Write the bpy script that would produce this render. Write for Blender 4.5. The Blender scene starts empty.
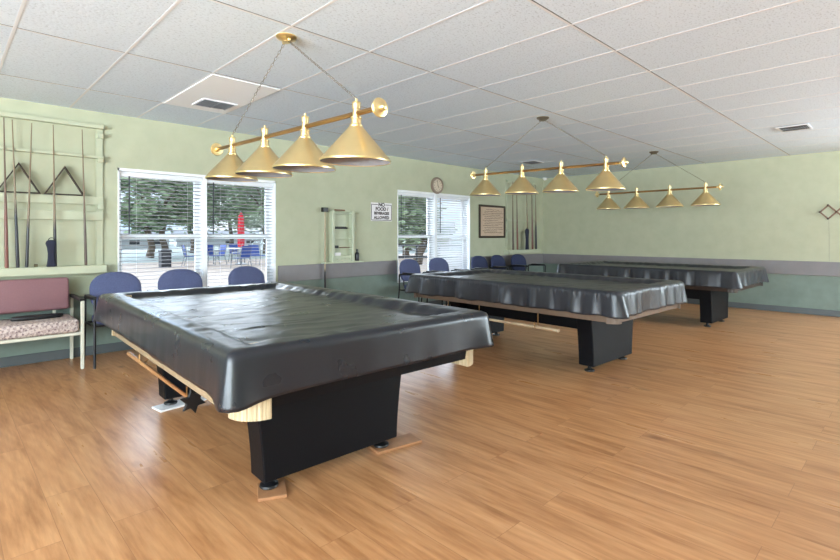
import bpy, bmesh, math, random
from mathutils import Vector, Matrix, noise

random.seed(7)
PI = math.pi
scene = bpy.context.scene
COL = scene.collection

# ------------------------------------------------------------------ materials
def lin(c):
    r = []
    for v in c:
        v = v / 255.0
        r.append(v / 12.92 if v <= 0.04045 else ((v + 0.055) / 1.055) ** 2.4)
    return (*r, 1.0)

class NT:
    def __init__(self, m):
        self.t = m.node_tree
        self.n = self.t.nodes
        self.b = self.n['Principled BSDF']
    def add(self, kind, **kw):
        nd = self.n.new(kind)
        for k, v in kw.items():
            setattr(nd, k, v)
        return nd
    def link(self, a, b):
        self.t.links.new(a, b)
    def coords(self, scale=(1, 1, 1), rot=(0, 0, 0), loc=(0, 0, 0)):
        tc = self.add('ShaderNodeTexCoord')
        mp = self.add('ShaderNodeMapping')
        mp.inputs['Scale'].default_value = scale
        mp.inputs['Rotation'].default_value = rot
        mp.inputs['Location'].default_value = loc
        self.link(tc.outputs['Object'], mp.inputs['Vector'])
        return mp.outputs['Vector']
    def noise(self, vec, scale, detail=3, rough=0.55):
        nz = self.add('ShaderNodeTexNoise')
        nz.inputs['Scale'].default_value = scale
        nz.inputs['Detail'].default_value = detail
        nz.inputs['Roughness'].default_value = rough
        if vec is not None:
            self.link(vec, nz.inputs['Vector'])
        return nz.outputs['Fac']
    def ramp(self, fac, stops):
        r = self.add('ShaderNodeValToRGB')
        e = r.color_ramp.elements
        while len(e) < len(stops):
            e.new(0.5)
        for i, (p, c) in enumerate(stops):
            e[i].position = p
            e[i].color = c
        self.link(fac, r.inputs['Fac'])
        return r.outputs['Color']
    def mix(self, fac, a, b, mode='MIX'):
        m = self.add('ShaderNodeMixRGB', blend_type=mode)
        for key, v in (('Fac', fac), ('Color1', a), ('Color2', b)):
            if isinstance(v, (int, float)):
                m.inputs[key].default_value = v
            elif isinstance(v, tuple):
                m.inputs[key].default_value = v
            else:
                self.link(v, m.inputs[key])
        return m.outputs['Color']
    def bump(self, h, strength=0.2, dist=0.01):
        b = self.add('ShaderNodeBump')
        b.inputs['Strength'].default_value = strength
        b.inputs['Distance'].default_value = dist
        self.link(h, b.inputs['Height'])
        self.link(b.outputs['Normal'], self.b.inputs['Normal'])

def mat(name, rgb, rough=0.5, metal=0.0, spec=0.5, vary=0.0, vscale=20, bump=0.0, bscale=200, coat=0.0):
    m = bpy.data.materials.new(name)
    m.use_nodes = True
    n = NT(m)
    c = lin(rgb)
    n.b.inputs['Base Color'].default_value = c
    n.b.inputs['Roughness'].default_value = rough
    n.b.inputs['Metallic'].default_value = metal
    n.b.inputs['Specular IOR Level'].default_value = spec
    if coat:
        n.b.inputs['Coat Weight'].default_value = coat
    v = n.coords()
    if vary:
        f = n.noise(v, vscale, 4)
        lo = tuple(max(0, x * (1 - vary)) for x in c[:3]) + (1,)
        hi = tuple(min(1, x * (1 + vary)) for x in c[:3]) + (1,)
        n.link(n.ramp(f, [(0.3, lo), (0.7, hi)]), n.b.inputs['Base Color'])
    if bump:
        n.bump(n.noise(v, bscale, 3), bump, 0.004)
    return m

M = {}
M['brass'] = mat('brass', (240, 216, 160), 0.33, 1.0, vary=0.06, vscale=6)
M['brass_dark'] = mat('aged_brass', (168, 132, 88), 0.3, 1.0, vary=0.1, vscale=10)
M['shade_inner'] = mat('shade_inner_grey', (150, 148, 150), 0.7, vary=0.04)
M['chain'] = mat('chain_metal', (120, 112, 98), 0.4, 0.8, vary=0.05)
M['white'] = mat('white_vinyl_frame', (236, 238, 240), 0.35, vary=0.015, vscale=8)
M['slat'] = mat('white_blind_slat', (224, 226, 230), 0.45, vary=0.02)
M['slat_backlit'] = mat('shaded_white_slat', (142, 142, 146), 0.5, vary=0.02)  # white slats greyed: backlit shade put into their colour
M['pouch_navy'] = mat('pouch_navy', (34, 36, 54), 0.85, vary=0.1)
M['pale_stick'] = mat('pale_stick_wood', (196, 172, 140), 0.4, vary=0.08, vscale=20)
M['wand'] = mat('dark_wand', (52, 54, 60), 0.4, vary=0.05)
M['black_laminate'] = mat('black_laminate', (11, 12, 16), 0.5, spec=0.16, vary=0.3, vscale=160, bump=0.15, bscale=500)
M['black_metal'] = mat('black_metal_tube', (18, 19, 24), 0.35, vary=0.1)
M['black_plastic'] = mat('black_plastic', (20, 20, 22), 0.4, vary=0.1)
M['chrome'] = mat('chrome', (190, 190, 190), 0.2, 1.0, vary=0.03)
M['blue_fabric'] = mat('blue_fabric', (84, 90, 122), 0.85, spec=0.25, vary=0.12, vscale=90, bump=0.25, bscale=900)
M['navy_fabric'] = mat('navy_fabric', (54, 60, 88), 0.85, spec=0.25, vary=0.12, vscale=90, bump=0.25, bscale=900)
M['mauve'] = mat('mauve_vinyl', (128, 90, 94), 0.6, vary=0.07, vscale=120, bump=0.2, bscale=700)
M['cream_metal'] = mat('cream_metal', (205, 203, 186), 0.4, vary=0.03)
M['rack_green'] = mat('painted_sage_wood', (180, 183, 158), 0.55, vary=0.03, vscale=12)
M['cream_paint'] = mat('painted_cream_green_wood', (184, 189, 164), 0.55, vary=0.03, vscale=12)
M['apron_wood'] = mat('tan_laminate', (150, 130, 104), 0.4, vary=0.08, vscale=25)
M['dark_wood'] = mat('dark_brown_wood', (52, 38, 30), 0.4, vary=0.2, vscale=25)
M['brown_wood'] = mat('brown_wood', (116, 82, 60), 0.45, vary=0.15, vscale=30)
M['end_brown'] = mat('taupe_apron_laminate', (112, 94, 80), 0.4, vary=0.08, vscale=25)
M['board_brown'] = mat('brown_shim_wood', (160, 114, 78), 0.5, vary=0.12, vscale=20)
M['board_white'] = mat('white_board', (222, 222, 224), 0.5, vary=0.03)
M['panel_white'] = mat('white_panel', (248, 248, 248), 0.5, vary=0.005)
M['paper'] = mat('aged_paper', (196, 172, 150), 0.7, vary=0.05, vscale=10)
M['ink'] = mat('dark_ink', (48, 36, 34), 0.8, vary=0.05)
M['sign_white'] = mat('sign_white', (228, 224, 226), 0.5, vary=0.01)
M['register'] = mat('register_grey', (150, 150, 152), 0.5, vary=0.05)
M['vent_dark'] = mat('vent_dark', (40, 40, 42), 0.8, vary=0.05)
M['bottle'] = mat('black_bottle', (26, 26, 34), 0.3, vary=0.05)
M['clock_ring'] = mat('clock_ring', (142, 122, 106), 0.5, vary=0.08)
M['clock_face'] = mat('clock_face', (206, 190, 168), 0.5, vary=0.02)
M['red_canvas'] = mat('red_canvas', (196, 44, 58), 0.8, vary=0.08)
M['patio_blue'] = mat('patio_blue', (44, 74, 150), 0.6, vary=0.06)
M['grey_metal'] = mat('grey_metal', (120, 124, 128), 0.4, 0.3, vary=0.05)
M['bark'] = mat('bark', (104, 92, 80), 0.9, vary=0.2, vscale=6)
M['leaf'] = mat('leaf', (138, 156, 124), 0.7, vary=0.35, vscale=1.2)
M['leaf_dark'] = mat('leaf_dark', (120, 138, 110), 0.7, vary=0.35, vscale=1.2)
M['roof_grey'] = mat('grey_shingle', (136, 140, 146), 0.8, vary=0.1, vscale=8)
M['house_wall'] = mat('pale_stucco', (206, 208, 210), 0.8, vary=0.04)
M['rail_green'] = mat('rail_sage_paint', (164, 170, 144), 0.55, vary=0.03)
M['rail_grey'] = mat('rail_grey', (124, 120, 122), 0.55, vary=0.05, vscale=6)
M['base_grey'] = mat('base_grey', (84, 90, 92), 0.5, vary=0.05, vscale=6)
M['grid_white'] = mat('grid_white', (222, 223, 225), 0.5, vary=0.01)
M['grid_shade'] = mat('grid_shade', (96, 96, 96), 0.9, vary=0.03)

def wood_cap():
    m = bpy.data.materials.new('pale_fluted_cap')
    m.use_nodes = True
    n = NT(m)
    f = n.noise(n.coords((90, 90, 2)), 1.0, 3)
    n.link(n.ramp(f, [(0.3, lin((150, 128, 96))), (0.65, lin((208, 190, 156)))]), n.b.inputs['Base Color'])
    n.b.inputs['Roughness'].default_value = 0.4
    return m
M['cap'] = wood_cap()

def cue_mat(name, shaft, butt, z0, z1):
    """wood shaft that changes to the butt colour between two local heights"""
    m = bpy.data.materials.new(name)
    m.use_nodes = True
    n = NT(m)
    tc = n.add('ShaderNodeTexCoord')
    sp = n.add('ShaderNodeSeparateXYZ')
    n.link(tc.outputs['Object'], sp.inputs[0])
    mr = n.add('ShaderNodeMapRange')
    mr.inputs[1].default_value = z0
    mr.inputs[2].default_value = z1
    n.link(sp.outputs['Z'], mr.inputs[0])
    g = n.noise(n.coords((60, 60, 3)), 1.0, 2)
    grain = n.ramp(g, [(0.3, tuple(x * 0.85 for x in lin(shaft)[:3]) + (1,)), (0.7, lin(shaft))])
    n.link(n.mix(mr.outputs[0], lin(butt), grain), n.b.inputs['Base Color'])
    n.b.inputs['Roughness'].default_value = 0.35
    return m

def plaid():
    m = bpy.data.materials.new('patterned_upholstery')
    m.use_nodes = True
    n = NT(m)
    v = n.coords((1, 1, 1), (0.3, 0.2, PI / 4))
    ck = n.add('ShaderNodeTexChecker')
    ck.inputs['Scale'].default_value = 34
    ck.inputs['Color1'].default_value = lin((196, 178, 170))
    ck.inputs['Color2'].default_value = lin((132, 104, 106))
    n.link(v, ck.inputs['Vector'])
    vo = n.add('ShaderNodeTexVoronoi')
    vo.inputs['Scale'].default_value = 45
    n.link(v, vo.inputs['Vector'])
    c = n.mix(0.45, ck.outputs['Color'], n.ramp(vo.outputs['Distance'], [(0.15, lin((92, 78, 86))), (0.5, lin((214, 200, 190)))]))
    n.link(c, n.b.inputs['Base Color'])
    n.b.inputs['Roughness'].default_value = 0.85
    return m
M['plaid'] = plaid()

def vinyl(name, rgb, rough):
    m = bpy.data.materials.new(name)
    m.use_nodes = True
    n = NT(m)
    c = lin(rgb)
    f = n.noise(n.coords(), 3, 4)
    n.link(n.ramp(f, [(0.3, tuple(x * 0.95 for x in c[:3]) + (1,)), (0.7, tuple(x * 1.05 for x in c[:3]) + (1,))]), n.b.inputs['Base Color'])
    n.link(n.ramp(n.noise(n.coords(), 7, 2), [(0.3, (rough - 0.01,) * 3 + (1,)), (0.7, (rough + 0.03,) * 3 + (1,))]), n.b.inputs['Roughness'])
    n.b.inputs['Specular IOR Level'].default_value = 0.5
    b1 = n.noise(n.coords((1, 2.2, 1), (0, 0, 0.5)), 9, 5, 0.6)
    n.bump(b1, 0.045, 0.02)
    return m
M['vinyl'] = vinyl('black_vinyl_cover', (30, 32, 38), 0.28)
M['vinyl_soft'] = vinyl('charcoal_vinyl_cover', (40, 41, 46), 0.34)

def floor_mat():
    m = bpy.data.materials.new('oak_plank_floor')
    m.use_nodes = True
    n = NT(m)
    v = n.coords((1, 1, 1), (0, 0, PI / 2))
    br = n.add('ShaderNodeTexBrick')
    br.offset = 0.37
    br.inputs['Color1'].default_value = (0.25, 0.25, 0.25, 1)
    br.inputs['Color2'].default_value = (0.75, 0.75, 0.75, 1)
    br.inputs['Mortar'].default_value = (0.0, 0.0, 0.0, 1)
    br.inputs['Scale'].default_value = 1.0
    br.inputs['Mortar Size'].default_value = 0.0012
    br.inputs['Brick Width'].default_value = 1.22
    br.inputs['Row Height'].default_value = 0.18
    n.link(v, br.inputs['Vector'])
    # shift the grain from plank to plank
    tc = n.add('ShaderNodeTexCoord')
    cm = n.add('ShaderNodeVectorMath', operation='SCALE')
    cm.inputs['Scale'].default_value = 7.0
    n.link(br.outputs['Color'], cm.inputs[0])
    va = n.add('ShaderNodeVectorMath', operation='ADD')
    n.link(tc.outputs['Object'], va.inputs[0])
    n.link(cm.outputs[0], va.inputs[1])
    mp = n.add('ShaderNodeMapping')
    mp.inputs['Scale'].default_value = (9, 1.1, 1)
    n.link(va.outputs[0], mp.inputs['Vector'])
    grain = n.noise(mp.outputs['Vector'], 1.5, 6, 0.6)
    mp2 = n.add('ShaderNodeMapping')
    mp2.inputs['Scale'].default_value = (2.6, 0.8, 1)
    n.link(va.outputs[0], mp2.inputs['Vector'])
    wv = n.add('ShaderNodeTexWave', wave_type='RINGS', rings_direction='SPHERICAL')
    wv.inputs['Scale'].default_value = 3.0
    wv.inputs['Distortion'].default_value = 5.0
    wv.inputs['Detail'].default_value = 3
    wv.inputs['Detail Scale'].default_value = 1.2
    n.link(mp2.outputs['Vector'], wv.inputs['Vector'])
    base = n.ramp(grain, [(0.28, lin((150, 98, 58))), (0.5, lin((186, 134, 90))), (0.75, lin((204, 155, 110)))])
    c = n.mix(0.10, base, n.ramp(wv.outputs['Fac'], [(0.0, lin((140, 94, 58))), (1.0, lin((212, 168, 122)))]))
    tone = n.ramp(br.outputs['Color'], [(0.2, (0.94, 0.93, 0.92, 1)), (0.8, (1.04, 1.04, 1.04, 1))])
    c = n.mix(1.0, c, tone, 'MULTIPLY')
    # knots
    vo = n.add('ShaderNodeTexVoronoi')
    vo.inputs['Scale'].default_value = 1.0
    mp3 = n.add('ShaderNodeMapping')
    mp3.inputs['Scale'].default_value = (3.4, 1.5, 1)
    n.link(va.outputs[0], mp3.inputs['Vector'])
    n.link(mp3.outputs['Vector'], vo.inputs['Vector'])
    k = n.ramp(vo.outputs['Distance'], [(0.03, (0.38, 0.32, 0.27, 1)), (0.12, (1, 1, 1, 1))])
    c = n.mix(0.7, c, n.mix(1.0, c, k, 'MULTIPLY'))
    mp4 = n.add('ShaderNodeMapping')
    mp4.inputs['Scale'].default_value = (70, 3.5, 1)
    n.link(va.outputs[0], mp4.inputs['Vector'])
    fine = n.noise(mp4.outputs['Vector'], 1.0, 4, 0.6)
    c = n.mix(1.0, c, n.ramp(fine, [(0.3, (0.90, 0.88, 0.86, 1)), (0.65, (1.05, 1.05, 1.05, 1))]), 'MULTIPLY')
    c = n.mix(br.outputs['Fac'], c, lin((150, 104, 68)))
    n.link(c, n.b.inputs['Base Color'])
    n.link(n.ramp(grain, [(0.3, (0.33,) * 3 + (1,)), (0.7, (0.27,) * 3 + (1,))]), n.b.inputs['Roughness'])
    n.b.inputs['Specular IOR Level'].default_value = 0.42
    n.bump(grain, 0.06, 0.004)
    return m
M['floor'] = floor_mat()

def ceiling_mat():
    m = bpy.data.materials.new('fissured_ceiling_tile')
    m.use_nodes = True
    n = NT(m)
    v = n.coords((1, 1.6, 1))
    f = n.noise(v, 55, 3, 0.6)
    c = n.ramp(f, [(0.34, lin((190, 202, 212))), (0.45, lin((216, 228, 239))), (1, lin((220, 232, 242)))])
    n.link(c, n.b.inputs['Base Color'])
    n.b.inputs['Roughness'].default_value = 0.9
    n.bump(f, 0.3, 0.006)
    return m
M['ceiling'] = ceiling_mat()

def wall_mat(name):
    m = bpy.data.materials.new(name)
    m.use_nodes = True
    n = NT(m)
    tc = n.add('ShaderNodeTexCoord')
    sp = n.add('ShaderNodeSeparateXYZ')
    n.link(tc.outputs['Object'], sp.inputs[0])
    gt = n.add('ShaderNodeMath', operation='GREATER_THAN')
    gt.inputs[1].default_value = 0.62
    n.link(sp.outputs['Z'], gt.inputs[0])
    f = n.noise(n.coords(), 5, 5)
    green = n.ramp(f, [(0.3, lin((174, 176, 150))), (0.7, lin((182, 184, 158)))])
    teal = n.ramp(f, [(0.3, lin((112, 126, 118))), (0.7, lin((124, 140, 131)))])
    n.link(n.mix(gt.outputs[0], teal, green), n.b.inputs['Base Color'])
    n.b.inputs['Roughness'].default_value = 0.75
    n.bump(n.noise(n.coords(), 60, 3), 0.15, 0.004)
    return m
M['wall'] = wall_mat('sage_over_teal_wall_paint')

def glass_mat():
    m = bpy.data.materials.new('window_glass')
    m.use_nodes = True
    n = NT(m)
    out = n.n['Material Output']
    tr = n.add('ShaderNodeBsdfTransparent')
    tr.inputs['Color'].default_value = (0.94, 0.96, 0.97, 1)
    gl = n.add('ShaderNodeBsdfGlossy')
    gl.inputs['Roughness'].default_value = 0.02
    fr = n.add('ShaderNodeFresnel')
    fr.inputs['IOR'].default_value = 1.12
    mx = n.add('ShaderNodeMixShader')
    n.link(fr.outputs[0], mx.inputs[0])
    n.link(tr.outputs[0], mx.inputs[1])
    n.link(gl.outputs[0], mx.inputs[2])
    n.link(mx.outputs[0], out.inputs['Surface'])
    return m
M['glass'] = glass_mat()

def ground_mat():
    m = bpy.data.materials.new('patio_paving')
    m.use_nodes = True
    n = NT(m)
    br = n.add('ShaderNodeTexBrick')
    br.inputs['Scale'].default_value = 1.0
    br.inputs['Brick Width'].default_value = 0.6
    br.inputs['Row Height'].default_value = 0.6
    br.inputs['Mortar Size'].default_value = 0.012
    br.inputs['Color1'].default_value = lin((150, 134, 120))
    br.inputs['Color2'].default_value = lin((158, 143, 130))
    br.inputs['Mortar'].default_value = lin((122, 110, 100))
    n.link(n.coords(), br.inputs['Vector'])
    n.link(br.outputs['Color'], n.b.inputs['Base Color'])
    n.b.inputs['Roughness'].default_value = 0.9
    return m
M['patio'] = ground_mat()
M['lawn'] = mat('pale_lawn', (132, 142, 138), 0.9, vary=0.1, vscale=2)

# ------------------------------------------------------------------ mesh helpers
def newbm():
    return bmesh.new()

def xf(bm, verts, mtx):
    bmesh.ops.transform(bm, matrix=mtx, verts=verts)

def add_box(bm, x0, x1, y0, y1, z0, z1, bev=0.0, seg=2):
    r = bmesh.ops.create_cube(bm, size=1)
    vs = r['verts']
    for v in vs:
        v.co = Vector((x0 + (v.co.x + .5) * (x1 - x0), y0 + (v.co.y + .5) * (y1 - y0), z0 + (v.co.z + .5) * (z1 - z0)))
    if bev > 0:
        es = list({e for v in vs for e in v.link_edges})
        r2 = bmesh.ops.bevel(bm, geom=es, offset=bev, segments=seg, profile=0.5, affect='EDGES')
        vs = list({v for f in r2['faces'] for v in f.verts} | {v for v in vs if v.is_valid})
    return vs

def add_lathe(bm, prof, center=(0, 0, 0), seg=24, axis='Z', cap=True):
    """prof: list of (radius, height)"""
    rings = []
    for r, h in prof:
        ring = []
        for i in range(seg):
            a = 2 * PI * i / seg
            if axis == 'Z':
                p = (r * math.cos(a), r * math.sin(a), h)
            elif axis == 'Y':
                p = (r * math.cos(a), h, r * math.sin(a))
            else:
                p = (h, r * math.cos(a), r * math.sin(a))
            ring.append(bm.verts.new(Vector(p) + Vector(center)))
        rings.append(ring)
    for a, b in zip(rings, rings[1:]):
        for i in range(seg):
            j = (i + 1) % seg
            bm.faces.new((a[i], a[j], b[j], b[i]))
    if cap:
        bm.faces.new(rings[0])
        bm.faces.new(rings[-1])
    return [v for r in rings for v in r]

def add_tube(bm, pts, r, seg=10, cap=True):
    """tube along points; r a number or list"""
    pts = [Vector(p) for p in pts]
    n = len(pts)
    rr = r if isinstance(r, (list, tuple)) else [r] * n
    up = None
    rings = []
    for i, p in enumerate(pts):
        if i == 0:
            t = (pts[1] - p)
        elif i == n - 1:
            t = (p - pts[i - 1])
        else:
            t = (pts[i + 1] - p).normalized() + (p - pts[i - 1]).normalized()
        t.normalize()
        if up is None:
            a = Vector((0, 0, 1)) if abs(t.z) < 0.9 else Vector((1, 0, 0))
            up = (a - t * a.dot(t)).normalized()
        else:
            up = (up - t * up.dot(t)).normalized()
        s = t.cross(up)
        rings.append([bm.verts.new(p + (up * math.cos(2 * PI * k / seg) + s * math.sin(2 * PI * k / seg)) * rr[i]) for k in range(seg)])
    for a, b in zip(rings, rings[1:]):
        for i in range(seg):
            j = (i + 1) % seg
            bm.faces.new((a[i], a[j], b[j], b[i]))
    if cap:
        bm.faces.new(rings[0])
        bm.faces.new(rings[-1])
    return [v for x in rings for v in x]

def arc_pts(pts, rad=0.03, n=5):
    """round the corners of a polyline"""
    pts = [Vector(p) for p in pts]
    out = [pts[0]]
    for a, b, c in zip(pts, pts[1:], pts[2:]):
        d1 = (a - b)
        d2 = (c - b)
        r = min(rad, d1.length * .45, d2.length * .45)
        p1 = b + d1.normalized() * r
        p2 = b + d2.normalized() * r
        for i in range(n + 1):
            t = i / n
            out.append(p1 * (1 - t) ** 2 + b * 2 * t * (1 - t) + p2 * t * t)
    out.append(pts[-1])
    return out

def add_prism(bm, outline, y0, y1, plane='XZ'):
    """extrude a 2-D outline; plane XZ extrudes along Y, YZ along X, XY along Z"""
    def P(a, b, d):
        return {'XZ': (a, d, b), 'YZ': (d, a, b), 'XY': (a, b, d)}[plane]
    A = [bm.verts.new(P(a, b, y0)) for a, b in outline]
    B = [bm.verts.new(P(a, b, y1)) for a, b in outline]
    bm.faces.new(A)
    bm.faces.new(B[::-1])
    n = len(A)
    for i in range(n):
        j = (i + 1) % n
        bm.faces.new((A[j], A[i], B[i], B[j]))
    return A + B

def obj(name, bm, m, parent=None, smooth=False, sharp=35, loc=None):
    bmesh.ops.recalc_face_normals(bm, faces=bm.faces[:])
    me = bpy.data.meshes.new(name)
    bm.to_mesh(me)
    bm.free()
    o = bpy.data.objects.new(name, me)
    COL.objects.link(o)
    for k in (m if isinstance(m, list) else [m]):
        me.materials.append(k)
    if smooth:
        for p in me.polygons:
            p.use_smooth = True
        me.set_sharp_from_angle(angle=math.radians(sharp))
    if parent:
        o.parent = parent
    if loc:
        o.location = loc
    return o

def tag(o, label, cat, group=None, kind=None):
    o['label'] = label
    o['category'] = cat
    if group:
        o['group'] = group
    if kind:
        o['kind'] = kind
    return o

def thing(name, label, cat, loc=(0, 0, 0), rot=(0, 0, 0), group=None):
    o = bpy.data.objects.new(name, None)
    COL.objects.link(o)
    o.location = loc
    o.rotation_euler = rot
    o.empty_display_size = 0.1
    return tag(o, label, cat, group)

def struct(name, bm, m, parent=None, smooth=False):
    o = obj(name, bm, m, parent, smooth)
    if parent is None:
        o['kind'] = 'structure'
    return o

def dup(root, loc, rotz, label, group=None):
    r = root.copy()
    COL.objects.link(r)
    r.location = loc
    r.rotation_euler = (0, 0, rotz)
    r['label'] = label
    if group:
        r['group'] = group
    for ch in list(root.children):
        c = ch.copy()
        COL.objects.link(c)
        c.parent = r
        for g in list(ch.children):
            d = g.copy()
            COL.objects.link(d)
            d.parent = c
    return r

def text_mesh(body, size, loc, bm_target, mtx, bold=0.0):
    """letters into a bmesh, upright on the XZ plane"""
    cu = bpy.data.curves.new('lettering', 'FONT')
    cu.body = body
    cu.size = size
    cu.align_x = 'CENTER'
    cu.align_y = 'CENTER'
    cu.extrude = 0.0008
    cu.offset = bold
    cu.resolution_u = 3
    to = bpy.data.objects.new('lettering', cu)
    COL.objects.link(to)
    dg = bpy.context.evaluated_depsgraph_get()
    me = bpy.data.meshes.new_from_object(to.evaluated_get(dg))
    me.transform(mtx)
    bm_target.from_mesh(me)
    bpy.data.objects.remove(to)
    bpy.data.curves.remove(cu)
    bpy.data.meshes.remove(me)

# ------------------------------------------------------------------ camera
HC = 1.233
TH = math.radians(45.65)
cam = bpy.data.cameras.new('camera')
cam.lens = 493 / 840 * 36
cam.sensor_width = 36
cam.shift_y = -44 / 840
cam.clip_end = 300
co = bpy.data.objects.new('camera', cam)
COL.objects.link(co)
co.location = (0, 0, HC)
co.rotation_euler = (PI / 2, 0, TH - PI / 2)
scene.camera = co

# ------------------------------------------------------------------ room shell
XL, XR = -5.0, 9.80        # wall behind to the left / far wall on the right
YB, YW = -4.6, 6.04        # wall behind / wall with the two windows
ZC = 2.53
WT = 0.20                  # wall thickness

bm = newbm(); add_box(bm, XL - .1, XR + .1, YB - .1, YW + .1, -0.12, 0)
struct('floor', bm, M['floor'])
bm = newbm(); add_box(bm, XL - .1, XR + .1, YB - .1, YW + .25, ZC, ZC + .15)
struct('ceiling', bm, M['ceiling'])

GX = [0.341 + 0.6103 * k for k in range(-8, 16)]
GY = [1.52 + 1.2205 * k for k in range(-4, 4)]
bm = newbm()
for x in GX:
    if XL < x < XR:
        add_box(bm, x - .009, x + .009, YB, YW, ZC - .0012, ZC + .002)
for y in GY:
    if YB < y < YW:
        add_box(bm, XL, XR, y - .009, y + .007, ZC - .0016, ZC + .002)
for f in bm.faces:
    f.material_index = 0
nf = len(bm.faces)
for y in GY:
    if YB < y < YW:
        add_box(bm, XL, XR, y - .0165, y - .0092, ZC - .0010, ZC + .002)  # dark strip beside each bar, coloured as its shadow line
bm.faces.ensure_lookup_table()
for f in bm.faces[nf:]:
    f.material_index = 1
struct('trim_1', bm, [M['grid_white'], M['grid_shade']])

# the wall with the windows, cut by two openings
W1 = (1.375, 3.215, 0.50, 1.965)
W2 = (5.385, 7.235, 0.47, 1.995)
bm = newbm()
y0, y1 = YW, YW + WT
add_box(bm, XL, W1[0], y0, y1, 0, ZC)
add_box(bm, W1[1], W2[0], y0, y1, 0, ZC)
add_box(bm, W2[1], XR + .1, y0, y1, 0, ZC)
for w in (W1, W2):
    add_box(bm, w[0], w[1], y0, y1, 0, w[2])
    add_box(bm, w[0], w[1], y0, y1, w[3], ZC)
struct('wall_left', bm, M['wall'])
bm = newbm()
add_box(bm, XR, XR + .15, YB, -3.8, 0, ZC); add_box(bm, XR, XR + .15, -1.3, YW, 0, ZC)
add_box(bm, XR, XR + .15, -3.8, -1.3, 0, .9); add_box(bm, XR, XR + .15, -3.8, -1.3, 2.3, ZC)
struct('wall_right', bm, M['wall'])

# two walls behind the camera, with plain window openings in the one on the left
SIDE = [(-4.2, -2.2), (-1.7, .3), (.8, 2.8)]
bm = newbm()
ys = [YB] + [v for p in SIDE for v in p] + [YW]
for i in range(0, len(ys), 2):
    add_box(bm, XL - .15, XL, ys[i], ys[i + 1], 0, ZC)
for a, b in SIDE:
    add_box(bm, XL - .15, XL, a, b, 0, 0.7)
    add_box(bm, XL - .15, XL, a, b, 2.25, ZC)
struct('wall_front', bm, M['wall'])
BACK = [(8.0, 9.5)]  # unseen opening added to brighten the far end
FAR = [(-3.8, -1.3)]  # opening added out of view in the right wall for more light
bm = newbm()
xs = [XL] + [v for p in BACK for v in p] + [XR]
for i in range(0, len(xs), 2):
    add_box(bm, xs[i], xs[i + 1], YB - .15, YB, 0, ZC)
for a, b in BACK:
    add_box(bm, a, b, YB - .15, YB, 0, 0.9)
    add_box(bm, a, b, YB - .15, YB, 2.25, ZC)
struct('wall_rear', bm, M['wall'])

# chair rails and baseboards
def rail(name, segs, m, z0, z1, d):
    bm = newbm()
    for (ax, a, b) in segs:
        if ax == 'x':
            add_box(bm, a, b, YW - d, YW, z0, z1, .004, 1)
        else:
            add_box(bm, XR - d, XR, a, b, z0, z1, .004, 1)
    return struct(name, bm, m)
rail('trim_2', [('x', XL, W1[0] - .03)], M['rail_green'], .615, .83, .018)
rail('trim_3', [('x', W1[1] + .03, W2[0] - .03), ('x', W2[1] + .03, XR)], M['rail_grey'], .615, .835, .018)
rail('trim_4', [('y', YB, YW - .018)], M['rail_grey'], .615, .835, .018)
rail('baseboard_left', [('x', XL, XR)], M['base_grey'], 0, .095, .012)
rail('baseboard_right', [('y', YB, YW - .012)], M['base_grey'], 0, .095, .012)

# ------------------------------------------------------------------ windows
def window(name, w):
    x0, x1, z0, z1 = w
    xm = (x0 + x1) / 2
    ya, yb = YW + .10, YW + .19
    # outer frame with the mullion
    bm = newbm()
    t = .045
    add_box(bm, x0, x1, YW - .004, YW + .19, z1 - .03, z1)
    add_box(bm, x0, x1, YW - .03, YW + .19, z0, z0 + .03)
    add_box(bm, x0, x0 + .016, YW - .004, yb, z0, z1)
    add_box(bm, x1 - .016, x1, YW - .004, yb, z0, z1)
    add_box(bm, xm - .022, xm + .022, YW + .002, yb, z0, z1)
    root = struct(name, bm, M['white'])
    for a, b in ((x0 + .016, xm - .022), (xm + .022, x1 - .016)):
        mz = 1.225
        for (za, zb, yy) in ((mz - .02, z1 - .03, .15), (z0 + .03, mz + .02, .115)):
            bm = newbm()
            s = .05
            y_0, y_1 = YW + yy, YW + yy + .035
            add_box(bm, a, a + s, y_0, y_1, za, zb, .004, 1)
            add_box(bm, b - s, b, y_0, y_1, za, zb, .004, 1)
            add_box(bm, a + s, b - s, y_0, y_1, za, za + s, .004, 1)
            add_box(bm, a + s, b - s, y_0, y_1, zb - s, zb, .004, 1)
            sash = obj('sash', bm, M['white'], root)
            bm = newbm()
            add_box(bm, a + s, b - s, y_0 + .015, y_0 + .019, za + s, zb - s)
            obj('pane', bm, M['glass'], sash)
    return root
window('window_1', W1)
window('window_2', W2)

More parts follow.
